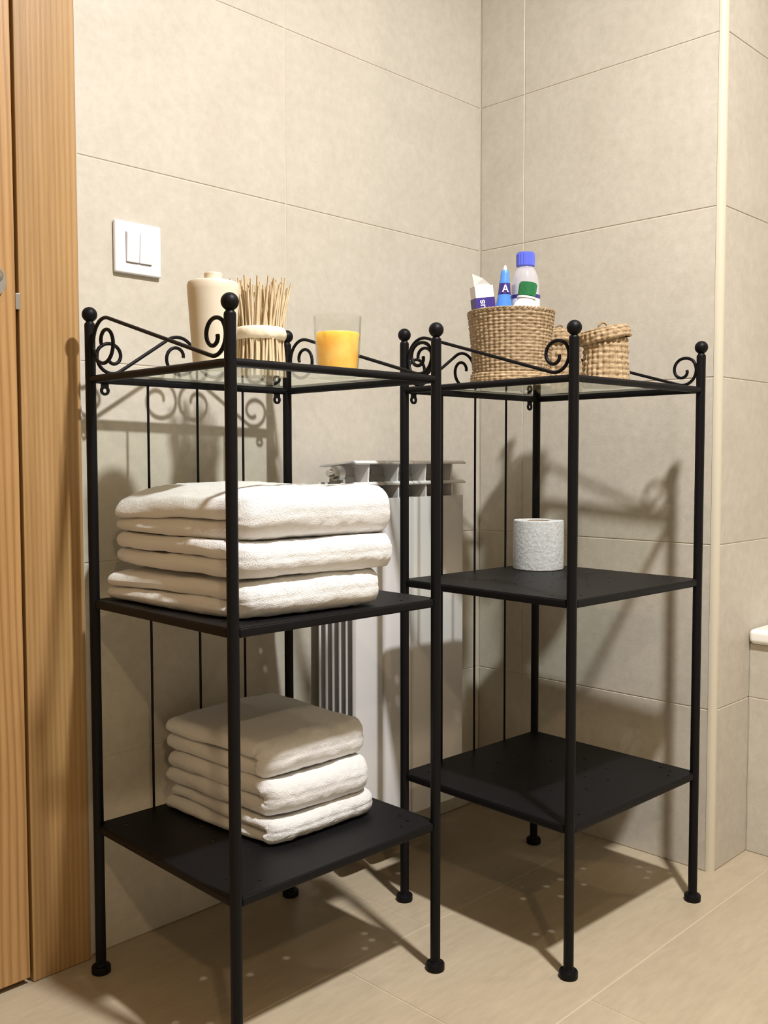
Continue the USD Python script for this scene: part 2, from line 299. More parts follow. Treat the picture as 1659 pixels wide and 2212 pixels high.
# ------------------------------------------------------------------ shelf unit
UW, UD = .3861, .3678
ZS = (.2350, .5918, .9400)
POST_R = .0080
def spiral(c, r0, a0, turn, sgn, hold=150, end=.30, n=46):
    out = []
    for t in np.linspace(0, turn, n):
        k = min(max((t - hold) / (turn - hold), 0), 1); r = r0 * (1 - (1 - end) * (k ** .85))
        a = math.radians(a0 + sgn * t); out.append((c[0] + r * math.cos(a), c[1] + r * math.sin(a)))
    return out
def s_scroll(cu, ru, tu, cl, rl, tl):
    """S bar: upper curl (centre cu, radius ru) hangs under the line, lower curl stands on it; cu left of cl in (u, z)"""
    cu, cl = np.array(cu), np.array(cl)
    f = lambda p: (cl - cu) @ np.array([math.sin(p), math.cos(p)]) - (ru + rl)
    lo, hi = -.2, 1.4
    # n = (sin p, cos p) is the normal on the upper side of a line falling at angle p
    g = lambda p: (cl - cu) @ np.array([math.sin(p), math.cos(p)]) - ru - rl
    ps = np.linspace(-.2, 1.5, 4000); gv = np.array([g(p) for p in ps]); i = np.where(np.diff(np.sign(gv)))[0]
    p = ps[i[0]] if len(i) else .2
    a = 90 - math.degrees(p)
    upper = spiral(cu, ru, a, tu, +1)                       # from the tangent point backwards over the post side
    lower = spiral(cl, rl, a - 180, tl, +1)
    return upper[::-1] + lower
side_uz = s_scroll((.0465, .9935), .0360, 480, (UD - .0355, .9765), .0260, 470)
mid_uz = s_scroll((.193 - .1555, 0), .0, 0, (1, 1), 0, 0) if False else None
# back: upper curl near the middle, lower curl near the post; built for the right half (u from the middle outwards)
back_uz = s_scroll((.0365, .9845), .0335, 480, (UW / 2 - .0365, .9765), .0255, 430)
cyl = lambda r, z0, z1, n=20: move(trimesh.creation.cylinder(r, z1 - z0, sections=n), [0, 0, (z0 + z1) / 2])
def post_mesh(top):
    p = [(0, .010), (POST_R, .010), (POST_R, top - .0155), (POST_R - .0006, top - .0135), (.0056, top - .0115), (.0052, top - .0085), (0, top - .0085)]
    return lathe(p, 24)
def plate_holes():
    hs = []
    c = (UW / 2 + .004, -UD / 2)
    for r, n, a in ((.106, 10, 0), (.064, 10, 0)): hs += [(c[0] + r * math.cos(2 * PI * k / n + a), c[1] + r * math.sin(2 * PI * k / n + a)) for k in range(n)]
    for sx in (0, 1):
        for sy in (0, 1):
            for a, b in ((.030, .033), (.055, .022), (.024, .056)):
                hs.append((a if sx == 0 else UW - a, -b if sy == 0 else -UD + b))
    return hs
def shelf_pan(z):
    o = .0045; n = .0110                                            # overhang past the post centres, and the notches for the posts
    outer = sbox(-o, -UD - o, UW + o, o)
    for x in (0, UW):
        for y in (0, -UD): outer = outer.difference(Point(x, y).buffer(POST_R + .0004, 12))
    top = outer.buffer(-.0015)
    for x, y in plate_holes(): top = top.difference(Point(x, y).buffer(.0026, 5))
    t = trimesh.creation.extrude_polygon(top, .0016, engine='earcut'); t.apply_translation([0, 0, z + .0050])
    return t
def lip(p, q, z, hgt=.0135, wid=.0085):
    """rounded folded lip along an edge of a pan"""
    p, q = np.array(p, float), np.array(q, float); L = np.linalg.norm(q - p); a = math.degrees(math.atan2(*(q - p)[::-1]))
    m = rbox(0, L, -wid / 2, wid / 2, -hgt / 2, hgt / 2, .0036, 12).rotate((0, 0, a)).translate((p[0], p[1], z))
    return tm(m)
def make_unit():
    x, y, t = -1.02706, -.0599, -.01941
    U = thing('shelf_unit', 'black metal three-tier shelf unit nearest the door, holding the towels', 'shelf unit', (x, y, 0), t)
    foot = lathe([(0, .0), (.0135, .0), (.0150, .0015), (.0150, .0100), (.0138, .0118), (.009, .0124), (.008, .0150), (0, .0150)], 28)
    ball = trimesh.creation.icosphere(3, .0116)
    for px, py, top in ((0, 0, 1.0390), (0, -UD, 1.0160), (UW, -UD, 1.0160), (UW, 0, 1.0390)):
        P = obj('post', move(post_mesh(top), [px, py, 0]), BLACK, U, smooth=35)
        obj('finial', move(ball, [px, py, top]), BLACK, P, smooth=True)
        obj('foot', move(foot, [px, py, 0]), BLACK, P, smooth=35)
    # rails round the glass
    r = .0058; z = ZS[2]
    for p, q in (((0, 0), (UW, 0)), ((0, -UD), (UW, -UD)), ((0, 0), (0, -UD)), ((UW, 0), (UW, -UD))):
        obj('rail', tube([(*p, z), (*q, z)], r, 16), BLACK, U, smooth=40)
    g = sbox(.006, -UD + .006, UW - .006, -.006)
    gm = trimesh.creation.extrude_polygon(g, .0045, engine='earcut'); gm.apply_translation([0, 0, z + .0020])
    for cx in (0, UW):
        for cy in (0, -UD): g = g.difference(Point(cx, cy).buffer(.0105, 12))
    gm = trimesh.creation.extrude_polygon(g, .0045, engine='earcut'); gm.apply_translation([0, 0, z + .0020])
    obj('glass_shelf', gm, GLASS, U, label='clear glass top shelf')
    for zz in ZS[:2]:
        S = obj('metal_shelf', shelf_pan(zz), BLACK, U)
        for p, q in (((POST_R, 0), (UW - POST_R, 0)), ((POST_R, -UD), (UW - POST_R, -UD)), ((0, -POST_R), (0, -UD + POST_R)), ((UW, -POST_R), (UW, -UD + POST_R))):
            obj('edge', lip(p, q, zz), BLACK, S, smooth=40)
    for k in (1, 2, 3):
        xx = UW * (k + .06) / 4.12
        obj('rod', tube([(xx, 0, ZS[0]), (xx, 0, z)], .0021, 8), BLACK, U, smooth=40)
    for sx in (0, UW):
        obj('side_scroll', tube([(sx, -u, zz) for u, zz in side_uz], .0028, 10), BLACK, U, smooth=60)
    for s in (-1, 1):
        obj('back_scroll', tube([(UW / 2 + s * u, 0, zz) for u, zz in back_uz], .0028, 10), BLACK, U, smooth=60)
    for bxx in (.0235, UW - .0235):                                    # wall brackets under the back rail
        pl = sbox(-.0062, -.0120, .0062, .0).union(Point(0, -.0125).buffer(.0078, 12)).difference(Point(0, -.0128).buffer(.0034, 10))
        m = trimesh.creation.extrude_polygon(pl, .0025, engine='earcut')
        m.apply_transform(trimesh.transformations.rotation_matrix(PI / 2, [1, 0, 0])); m.apply_translation([bxx, .0012, z - .0035])
        obj('wall_bracket', m, BLACK, U)
    return U
unit = make_unit()
B_POSE = (-.50589, -.23363, -.03674)
UB = thing('shelf_unit', 'black metal three-tier shelf unit in the corner, holding baskets and toilet paper', 'shelf unit', (B_POSE[0], B_POSE[1], 0), B_POSE[2])
UB.GetReferences().AddInternalReference(unit.GetPath()); UB.SetInstanceable(True)
for u in (unit, UB): tag(u, group='black metal shelf units')
A_POSE = (-1.02706, -.0599, -.01941)
def on(pose, x, y, z):
    c, s = math.cos(pose[2]), math.sin(pose[2]); return (pose[0] + c * x - s * y, pose[1] + s * x + c * y, z)
ZG = ZS[2] + .0066                                                     # top of the glass
ZP = [z + .0068 for z in ZS[:2]]                                       # top of the pans

# ------------------------------------------------------------------ radiator
RX, RY0, RY1, RZ0, RZ1 = -.540, -.138, -.034, .105, .814
rad = thing('radiator', 'white aluminium sectional radiator on the wall behind the shelf units', 'radiator', (0, 0, 0))
for k in range(4):
    x0 = RX + .080 * k; xc = x0 + .040
    a, b = xc - .0385, xc + .0385
    front = [(a, RY0 + .006), (a + .003, RY0 + .0015), (xc - .020, RY0 - .0006), (xc, RY0 - .0012), (xc + .020, RY0 - .0006), (b - .003, RY0 + .0015), (b, RY0 + .006)]
    pol = Polygon(front + [(u, v + .0028) for u, v in front[::-1]])
    fp = trimesh.creation.extrude_polygon(pol, .742 - RZ0, engine='earcut'); fp.apply_translation([0, 0, RZ0])
    S = obj('section', fp, RAD, rad, smooth=40)
    web = Polygon([(RY0 + .001, RZ0), (RY1, RZ0 + .01), (RY1, RZ1 - .012), (RY0 + .020, RZ1), (RY0 + .001, RZ1 - .006), (RY0 + .004, .776), (RY0 + .001, .768), (RY0 + .001, .742)])
    wm = trimesh.creation.extrude_polygon(web, .004, engine='earcut')
    wm.apply_transform(np.array([[0, 0, 1, xc - .002], [1, 0, 0, 0], [0, 1, 0, 0], [0, 0, 0, 1.0]])); trimesh.repair.fix_normals(wm)
    obj('web', wm, RAD, S)
    for y in (RY1, RY1 - .019, RY1 - .038, RY1 - .057, RY1 - .076):
        obj('fin', bx(xc - .037, xc + .037, y - .0011, y + .0011, RZ0 + .04, .742 + (.03 if y > -.08 else 0)), RAD, S)
    # two inclined outlet slats at the top, the upper one closing the top
    for z0, dy in ((.7685, .052), (.8085, .098)):
        sl = Polygon([(RY0 - .004, z0 + .0012), (RY0 + .004, z0 + .0052), (RY0 + dy, z0 - .004), (RY0 + dy, z0 - .007), (RY0 + .004, z0 + .0020), (RY0 - .003, z0 - .0016)])
        sm = trimesh.creation.extrude_polygon(sl, .077, engine='earcut')
        sm.apply_transform(np.array([[0, 0, 1, xc - .0385], [1, 0, 0, 0], [0, 1, 0, 0], [0, 0, 0, 1.0]])); trimesh.repair.fix_normals(sm)
        obj('outlet_slat', sm, RAD, S)
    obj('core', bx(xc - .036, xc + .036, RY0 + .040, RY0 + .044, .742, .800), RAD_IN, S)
for z in (RZ0 + .05, .775):
    hd = trimesh.creation.cylinder(.017, .32, sections=28); hd.apply_transform(trimesh.transformations.rotation_matrix(PI / 2, [0, 1, 0])); hd.apply_translation([RX + .16, -.086, z])
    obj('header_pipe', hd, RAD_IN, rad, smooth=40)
def xcyl(r, x0, x1, y, z, n=28):
    m = trimesh.creation.cylinder(r, x1 - x0, sections=n); m.apply_transform(trimesh.transformations.rotation_matrix(PI / 2, [0, 1, 0])); m.apply_translation([(x0 + x1) / 2, y, z]); return m
hub = obj('end_plug', cat(xcyl(.0145, RX - .012, RX + .002, -.098, .790), xcyl(.0105, RX - .020, RX - .010, -.098, .790, 6)), STEEL, rad, smooth=40, label='steel end plug with hexagonal bleed valve')
obj('bleed_valve', xcyl(.006, RX - .030, RX - .018, -.098, .790, 16), CHROME, hub, smooth=40)
for xb in (RX + .08, RX + .24):
    obj('wall_hook', bx(xb - .012, xb + .012, RY1 - .004, -.0006, .70, .735), RAD, rad)

# ------------------------------------------------------------------ folded towels
def towel(W, D, t, seed, left=0.0, right=0.0, drop=None, gap=.0012, front_fat=.92, jag=.009, skew=.0, flat=True):
    """one bath towel folded over: a U of two layers, each t thick, fold to the front (-y). Local: x 0..W, y 0 (back)..-D, z 0..2t"""
    h0 = t / 2; rc = t / 2 + gap / 2
    # centre line: back-bottom -> front fold -> back-top
    s1 = [(y, h0) for y in np.linspace(0, -D + t, 16)]
    arc = [(-D + t - rc * math.sin(a) * front_fat, h0 + rc - rc * math.cos(a)) for a in np.linspace(0, PI, 28)[1:-1]]
    s2 = [(y, h0 + 2 * rc) for y in np.linspace(-D + t, -.006, 16)]
    C = np.array(s1 + arc + s2); T = np.gradient(C, axis=0); T /= np.linalg.norm(T, axis=1)[:, None]; Nn = np.stack([-T[:, 1], T[:, 0]], 1)
    k = len(C); nx = 46; e = .013
    xs = np.concatenate([e * (1 - np.cos(np.linspace(0, PI / 2, 7))), np.linspace(e, W - e, nx)[1:-1], W - e * (1 - np.cos(np.linspace(PI / 2, 0, 7)))])
    # each layer's ends wander
    o = lambda a, s: (meshkit.fbm(np.stack([np.arange(k) * .13 + s, np.full(k, seed * 3.1), np.zeros(k)], 1), 3, seed) - .5) * 2 * a
    offL, offR = o(jag, 0.0), o(jag * .7, 50.0)
    rows = []
    for i, xv in enumerate(xs):
        d = min(xv, W - xv); f = math.sqrt(max(1 - ((e - min(d, e)) / e) ** 2, 0)) if d < e else 1.0
        hh = h0 * max(f, .04)
        A = C + Nn * hh; Bm = C - Nn * hh
        capE = [C[-1] + T[-1] * hh * math.cos(b) * .9 + Nn[-1] * hh * math.sin(b) for b in np.linspace(PI / 2, -PI / 2, 7)[1:-1]]
        capS = [C[0] - T[0] * hh * math.cos(b) * .9 + Nn[0] * hh * math.sin(b) for b in np.linspace(-PI / 2, PI / 2, 7)[1:-1]]
        loop = np.vstack([A, capE, Bm[::-1], capS])
        fL, fR = 1 - xv / W, xv / W
        ox = np.concatenate([offL * fL ** 2 + offR * fR ** 2, np.full(5, offL[-1] * fL ** 2 + offR[-1] * fR ** 2), (offL * fL ** 2 + offR * fR ** 2)[::-1], np.full(5, offL[0] * fL ** 2 + offR[0] * fR ** 2)])
        rows.append(np.column_stack([xv + ox, loop]))
    m = len(rows[0]); V = np.vstack(rows); n = len(rows); F = []
    for i in range(n - 1):
        for j in range(m):
            a, b = i * m + j, i * m + (j + 1) % m; F += [[a, a + m, b + m], [a, b + m, b]]
    V = np.vstack([V, rows[0].mean(0), rows[-1].mean(0)])
    # end caps as strips between the two sides of the ribbon
    def capf(base, flip):
        out = []
        for j in range(k - 1):
            a, b = base + j, base + j + 1; c, d_ = base + k + 5 + (k - 1 - j), base + k + 5 + (k - 2 - j)
            out += [[a, b, c], [b, d_, c]]
        loopE = [base + k - 1 + q for q in range(0, 7)]; out += [[loopE[0], loopE[q], loopE[q + 1]] for q in range(1, 6)]
        loopS = [base + 2 * k + 4 + q for q in range(0, 6)] + [base]; out += [[loopS[0], loopS[q], loopS[q + 1]] for q in range(1, 6)]
        return [f[::-1] for f in out] if flip else out
    F += capf(0, False) + capf((n - 1) * m, True)
    mesh = trimesh.Trimesh(V, F, process=False); mesh.remove_unreferenced_vertices(); 
    nrm = mesh.vertex_normals
    P = mesh.vertices
    d1 = (meshkit.fbm(P * [9, 9, 20] + seed * 7, 3, seed) - .5)
    d2 = (meshkit.fbm(P * 70 + seed, 2, seed + 3) - .5)
    d3 = (meshkit.noise(P * 330, seed + 5) - .5)
    P = P + nrm * (d1 * .0060 + d2 * .0030 + d3 * .0012)[:, None]
    cw = np.clip(1 - np.minimum(P[:, 0], W - P[:, 0]) / .040, 0, 1) ** 2                # rounded corners in plan
    P[:, 1] += .014 * cw * np.clip(-P[:, 1] / D, 0, 1) ** 4
    P[:, 0] += skew * -P[:, 1] * np.clip(1 - P[:, 0] / W, 0, 1)
    P[:, 2] += .0035 * (meshkit.fbm(np.column_stack([P[:, 0] * 13, P[:, 1] * 13, np.full(len(P), seed * 2.3)]), 2, seed + 8) - .5) * 2 * np.clip(P[:, 2] / .02, 0, 1)
    seam = np.exp(-((P[:, 2] - (h0 + rc) * 1.05) / .0022) ** 2) * np.clip((-P[:, 1] - D + .030) / .02, 0, 1)         # woven border line along the fold
    P[:, 1] += .0016 * seam
    P[:, 2] = np.maximum(P[:, 2], 0) if not flat else np.clip(P[:, 2], 0, 2 * t + .0016)
    if drop is not None: P = drop(P)
    trimesh.repair.fix_normals(mesh)
    return trimesh.Trimesh(P, mesh.faces, process=False)
def stack(pose, x, y, z, rot, specs, group):
    """specs: (W, D, t, dx, dy, turn, seed, drop, label), bottom first"""
    zz = z
    for W, D, t, dx, dy, turn, seed, drop, label, skew in specs:
        a = math.radians(turn) + rot + pose[2]; p = on(pose, x + dx, y + dy, zz + .0015)
        T = thing('folded_towel', label, 'towel', p, a, group)
        obj('cloth', towel(W, D, t, seed, drop=drop, skew=skew, flat=(label != specs[-1][8])), TERRY, T, smooth=True)
        zz += 2 * t + .0012
sag = lambda amt, pw=2.0, base=.058: (lambda P: P + np.column_stack([np.zeros(len(P)), np.zeros(len(P)), -amt * np.clip(1 - P[:, 0] / .20, 0, 1) ** pw * np.clip(P[:, 2] / base, 0, 1)]))
def dome(amt, L, W=.27, tilt=0.0):
    def f(P):
        u = np.clip(P[:, 0] / W, 0, 1); v = np.clip(-P[:, 1] / .30, 0, 1)
        w = np.clip(P[:, 2] / .05, 0, 1)
        dz = amt * np.sin(PI * np.clip(u, 0, 1) ** .8) * np.sin(PI * np.clip(v * .8 + .15, 0, 1)) - L * np.clip(1 - u / .55, 0, 1) ** 2
        return P + np.column_stack([0 * dz, 0 * dz, dz * w])
    return f
stack(A_POSE, .036, -.022, ZP[1], -.075, [
    (.298, .322, .0265, -.028, .0, 0, 11, sag(.014), 'thick white towel at the bottom of the middle-shelf stack', .17),
    (.302, .324, .0250, -.006, .0, -1.0, 12, None, 'white towel in the middle of the middle-shelf stack', .10),
    (.304, .322, .0345, -.014, -.004, .6, 13, dome(.006, .024), 'thick white towel on top of the middle-shelf stack', .12),
], 'white towels folded on the middle shelf')
stack(A_POSE, .118, -.012, ZP[0], -.02, [
    (.228, .262, .0185, .000, -.008, 1.0, 21, None, 'white towel at the bottom of the bottom-shelf stack', .05),
    (.224, .264, .0275, .002, .0, -1.0, 22, None, 'white towel in the middle of the bottom-shelf stack', .10),
    (.226, .256, .0285, .000, .002, .5, 23, dome(.005, .008, .23), 'white towel on top of the bottom-shelf stack', .08),
], 'white towels folded on the bottom shelf')

# ------------------------------------------------------------------ things on the glass of the first unit
def vase_profile(pts, wall):
    """open vessel: outer profile up, inner profile down"""
    out = list(pts); inn = [(max(r - wall, .001), z) for r, z in pts[::-1] if z > wall]
    return [(0, pts[0][1])] + out + inn + [(0, wall)]
v = thing('vase', 'cream ceramic bottle vase with a short narrow neck on the glass shelf', 'vase', on(A_POSE, .087, -.205, ZG))
vp = [(.0290, .0), (.0300, .002), (.0325, .040), (.0355, .085), (.0373, .112), (.0376, .120), (.0360, .1245), (.0300, .1265), (.0165, .1275), (.0132, .1290), (.0128, .1330), (.0134, .1372), (.0126, .1386)]
obj('body', lathe(vase_profile(vp, .003), 56), CERAMIC, v, smooth=35)

tw = thing('twig_bundle', 'bundle of pale peeled twigs held by a band, used as a lantern', 'twig bundle', on(A_POSE, .2185, -.142, ZG))
rr = np.random.default_rng(5)
zb = .0685
for ring, n in ((.0345, 42), (.0290, 28), (.0225, 16)):
    for k in range(n):
        a = 2 * PI * (k + rr.uniform(-.35, .35)) / n; rad_ = ring * rr.uniform(.95, 1.04)
        top = rr.uniform(.132, .156); la = rr.uniform(-.24, .24); lb = rr.uniform(-.16, .16); fl_ = rr.uniform(1.08, 1.44); fb = rr.uniform(1.0, 1.12); r = rr.uniform(.0014, .0025)
        pts = []
        for z in np.linspace(.0012, top, 6):
            t = (z - zb) / (top - zb) if z > zb else (zb - z) / zb
            f = 1 + ((fl_ if z > zb else fb) - 1) * t ** 1.3; aa = a + (la if z > zb else lb) * t * .8
            pts.append((rad_ * f * math.cos(aa) + rr.uniform(-.0006, .0006), rad_ * f * math.sin(aa) + rr.uniform(-.0006, .0006), z))
        obj('twig', tube(pts, np.linspace(r * 1.1, r * .85, 6), 6), TWIG, tw, smooth=60)
bv = lathe([(.0352, zb - .0100), (.0385, zb - .0092), (.0412, zb - .0050), (.0420, zb), (.0412, zb + .0050), (.0385, zb + .0092), (.0352, zb + .0100), (.0352, zb - .0100)], 72)
bn = (meshkit.fbm(bv.vertices * 120, 3, 4) - .5)[:, None] * .0034
band = trimesh.Trimesh(bv.vertices + bn * np.column_stack([bv.vertices[:, :2] / .04, np.zeros(len(bv.vertices))]), bv.faces, process=False)
obj('band', band, ROPE, tw, smooth=60, label='pale soft band round the twigs')

cg = thing('candle_glass', 'clear drinking glass half filled with orange candle wax', 'candle', on(A_POSE, .312, -.222, ZG))
gp = [(.0300, .0), (.0322, .0015), (.0340, .020), (.0368, .060), (.0386, .0965), (.0380, .0982)]
inn = [(.0370, .0965), (.0352, .060), (.0326, .020), (.0310, .0085), (.0, .0075)]
obj('tumbler', lathe([(0, 0)] + gp + inn, 56), TUMBLER, cg, smooth=40)
wx = obj('wax', lathe([(0, .0080), (.0304, .0086), (.0319, .020), (.0345, .060), (.0352, .0700), (.0346, .0712), (.022, .0702), (.008, .0690), (0, .0690)], 48), WAX, cg, smooth=40, label='orange candle wax')
obj('wick', tube([(0, 0, .068), (.0004, 0, .072), (.0016, .0004, .0765)], .0007, 6), plain('charred_wick', (.05, .035, .025), .9), wx)

# ------------------------------------------------------------------ baskets on the corner unit
def woven(prof, stakes, rows, amp, z_amp=.0, n_u=None, seed=0):
    """woven wall: (r, z) outer profile -> thick shell whose outer face has over-under weave relief; rows of strands, each with its own bulge"""
    pr = np.array(prof); s = np.concatenate([[0], np.cumsum(np.linalg.norm(np.diff(pr, axis=0), axis=1))])
    nu = n_u or stakes * 8; nv = rows * 5 + 1
    tv = np.linspace(0, 1, nv); R = np.interp(tv * s[-1], s, pr[:, 0]); Z = np.interp(tv * s[-1], s, pr[:, 1])
    th = np.linspace(0, 2 * PI, nu, endpoint=False); V = np.zeros((nv, nu, 3))
    row = np.minimum((tv * rows).astype(int), rows - 1); ph = tv * rows - row
    g = np.random.default_rng(seed); rj = g.uniform(-.5, .5, rows); sz = g.uniform(.75, 1.2, rows)
    for i in range(nv):
        strand = np.abs(np.sin(PI * min(max(ph[i], 0), 1)))
        over = .5 + .5 * np.cos(stakes * th / 2 * 2 / 2 + PI * row[i] + .25 * rj[row[i]])
        wob = (meshkit.noise(np.column_stack([np.cos(th) * 9, np.sin(th) * 9, np.full(nu, row[i] * 3.7)]), seed) - .5)
        rib = .5 + .5 * np.cos(stakes * th + .5 * rj[row[i]])
        r = R[i] + amp * (.55 * rib + .30 * strand * sz[row[i]] + .30 * over * strand - .5) + wob * amp * .6
        z = Z[i] + z_amp * (meshkit.noise(np.column_stack([np.cos(th) * 4, np.sin(th) * 4, np.full(nu, 1.0)]), seed + 9) - .5) * (1 if i in (0, nv - 1) else .6)
        V[i] = np.column_stack([r * np.cos(th), r * np.sin(th), z])
    F = []
    idx = np.arange(nv * nu).reshape(nv, nu)
    a = idx[:-1]; b = idx[1:]
    F = np.concatenate([np.stack([a, np.roll(a, -1, 1), np.roll(b, -1, 1)], -1).reshape(-1, 3), np.stack([a, np.roll(b, -1, 1), b], -1).reshape(-1, 3)])
    return V.reshape(-1, 3), F, R, Z
def woven_shell(prof, stakes, rows, amp, wall, seed=0, z_amp=0.0, closed_top=False, closed_bottom=True, floor=.004):
    V, F, R, Z = woven(prof, stakes, rows, amp, z_amp, None, seed)
    outer = trimesh.Trimesh(V, F, process=False)
    inner = lathe([(max(r - wall, .001), z) for r, z in zip(R[::5], Z[::5])], 64)
    parts = [outer]
    if closed_bottom: parts.append(move(cyl(R[0] - .002, 0, floor, 48), [0, 0, Z[0]]))
    if closed_top: parts.append(move(cyl(R[-1] - .001, 0, .003, 48), [0, 0, Z[-1] - .003]))
    inv = inner.copy(); inv.invert()
    if not closed_top: parts.append(inv)
    return cat(*parts)
def rope_ring(R, z, r, twist=40, n=160, seed=0):
    ms = []
    for ph in (0, PI):
        th = np.linspace(0, 2 * PI, n, endpoint=False)
        P = np.column_stack([(R + r * .55 * np.cos(twist * th / 2 + ph)) * np.cos(th), (R + r * .55 * np.cos(twist * th / 2 + ph)) * np.sin(th), z + r * .55 * np.sin(twist * th / 2 + ph)])
        ms.append(tube(P, r * .62, 6, closed=True))
    return cat(*ms)
BC = on(B_POSE, .163, -.112, ZG)                                          # centre of the large basket
lid_h = .0250
ld = thing('lid', 'round woven seagrass lid lying under the large basket', 'basket lid', BC, 0)
obj('side', woven_shell([(.0700, .0), (.0722, .010), (.0725, .018), (.0712, lid_h)], 44, 5, .0028, .004, 31, closed_top=True), SEAGRASS2, ld, smooth=50)
obj('rim', rope_ring(.0712, .0025, .0030, 60), SEAGRASS2, ld, smooth=60)
bk = thing('basket', 'tall round woven seagrass basket full of toiletries', 'basket', (BC[0], BC[1], BC[2] + lid_h + .0005), 0)
BH = .1095
obj('side', woven_shell([(.0685, .0), (.0695, .012), (.0725, .055), (.0765, .095), (.0785, BH)], 46, 19, .0030, .0045, 32, floor=.0128), SEAGRASS, bk, smooth=50)
obj('rim', rope_ring(.0772, BH, .0026, 70), SEAGRASS, bk, smooth=60)
def lidded(loc, r, h, lh, label, seed, tilt=np.eye(4)):
    b = thing('lidded_basket', label, 'basket', loc, 0, 'small woven baskets with lids')
    obj('side', woven_shell([(r * 1.00, 0), (r * 1.02, h * .12), (r * .96, h * .6), (r * .93, h)], 24, 9, .0042, .004, seed, z_amp=.002), SEAGRASS2, b, smooth=50)
    m = woven_shell([(r * 1.07, 0), (r * 1.12, lh * .3), (r * 1.10, lh * .8), (r * 1.0, lh)], 26, 3, .0040, .003, seed + 1, z_amp=.0025, closed_top=True, closed_bottom=False)
    rings = [rope_ring(q, lh, .0022, 46) for q in np.linspace(.006, r * .96, 7)]
    L = cat(m, *rings); L.apply_transform(tilt); L.apply_translation([0, 0, h - .006])
    l = obj('lid', L, SEAGRASS2, b, smooth=50)
    kn = trimesh.creation.torus(.0075, .0022, 20, 8); kn.apply_transform(trimesh.transformations.rotation_matrix(PI / 2, [math.sin(YAW), -math.cos(YAW), 0])); kn.apply_translation([0, 0, lh + .0055]); kn.apply_transform(tilt); kn.apply_translation([0, 0, h - .006])
    obj('knob', kn, SEAGRASS, l, smooth=60)
cr = np.array([math.sin(YAW), -math.cos(YAW)])                           # to the right and away, as seen from the room
lidded(on(B_POSE, .276, -.240, ZG), .0405, .088, .022, 'small woven basket, its lid tilted, at the front of the corner shelf', 41, tilt=trimesh.transformations.rotation_matrix(math.radians(-11), [math.cos(YAW), math.sin(YAW), 0]))
lidded(on(B_POSE, .330, -.098, ZG), .0425, .100, .024, 'small woven basket with level lid, behind the front post and beside the tall basket', 43)

# toiletries standing in the large basket: (offset to the right, offset away) from the basket's centre
ZB = BC[2] + lid_h + .0137
away = np.array([math.cos(YAW), math.sin(YAW)])
def inb(rgt, aw, z=0.0): return (BC[0] + rgt * cr[0] + aw * away[0], BC[1] + rgt * cr[1] + aw * away[1], ZB + z)
# carton
ct = thing('carton', 'white and navy toiletry carton with an open flap, at the left of the basket', 'box', inb(-.0400, -.014), rotxyz=(0, -7.0, math.degrees(YAW - PI / 2) + 17))
w_, d_, h_ = .0360, .0240, .1430
obj('box', tm(rbox(-w_ / 2, w_ / 2, -d_ / 2, d_ / 2, 0, h_, .0008, 6)), CARTON, ct)
obj('printed_band', bx(-w_ / 2 - .0004, w_ / 2 + .0004, -d_ / 2 - .0004, d_ / 2 + .0004, .055, .1215), NAVY, ct, label='navy printed band of the carton')
flp = trimesh.Trimesh([(-w_ / 2, -d_ / 2 + .002, h_), (w_ / 2 - .004, -d_ / 2 + .002, h_), (-w_ / 2 + .016, -d_ / 2 - .004, h_ + .012), (-w_ / 2 - .004, -d_ / 2 - .004, h_ + .021),
                       (-w_ / 2, -d_ / 2 + .003, h_), (w_ / 2 - .004, -d_ / 2 + .003, h_), (-w_ / 2 + .016, -d_ / 2 - .003, h_ + .012), (-w_ / 2 - .004, -d_ / 2 - .003, h_ + .021)],
                      [[0, 1, 2], [0, 2, 3], [4, 6, 5], [4, 7, 6], [0, 5, 1], [0, 4, 5], [1, 6, 2], [1, 5, 6], [2, 7, 3], [2, 6, 7], [3, 4, 0], [3, 7, 4]])
obj('flap', flp, W_PLASTIC, ct, label='white folded-up flap')
tx = meshkit.text_mesh('us', .0110, .0004, bold=True); tx.apply_transform(trimesh.transformations.rotation_matrix(PI / 2, [0, 0, 1])); tx.apply_transform(trimesh.transformations.rotation_matrix(PI / 2, [1, 0, 0]))
tx.apply_translation([-.0035 - tx.bounds[1][0] + .002, -d_ / 2 - .0006, .1020 - tx.bounds[0][2]])
obj('lettering', tx, W_PLASTIC, ct)
tx = meshkit.text_mesh('C', .0150, .0004, bold=True); tx.apply_transform(trimesh.transformations.rotation_matrix(PI / 2, [1, 0, 0])); tx.apply_transform(trimesh.transformations.rotation_matrix(PI / 2, [0, 0, 1]))
tx.apply_translation([w_ / 2 + .0006 - tx.bounds[1][0] + .0003, -d_ / 2 + .003 - tx.bounds[0][1], .1010 - tx.bounds[0][2]])
obj('lettering', tx, W_PLASTIC, ct)
# blue tube, standing on its flat crimp and leaning to the right
bt = thing('tube', 'bright blue squeeze tube with navy label standing between the carton and the bottles', 'tube', inb(-.0130, .004), rotxyz=(0, 0, math.degrees(YAW - PI / 2)))
def tube_loft(secs, n=28):
    V = []; 
    for z, a, b, dx in secs:
        for k in range(n):
            t = 2 * PI * k / n; V.append((dx + a * math.cos(t), b * math.sin(t), z))
    F = []
    for i in range(len(secs) - 1):
        for k in range(n):
            p, q = i * n + k, i * n + (k + 1) % n; F += [[p, q, q + n], [p, q + n, p + n]]
    V += [(secs[0][3], 0, secs[0][0]), (secs[-1][3], 0, secs[-1][0])]; e = (len(secs) - 1) * n
    for k in range(n): F += [[len(V) - 2, (k + 1) % n, k], [len(V) - 1, e + k, e + (k + 1) % n]]
    return trimesh.Trimesh(V, F, process=False)
lean = lambda z: -.003 + .030 * z
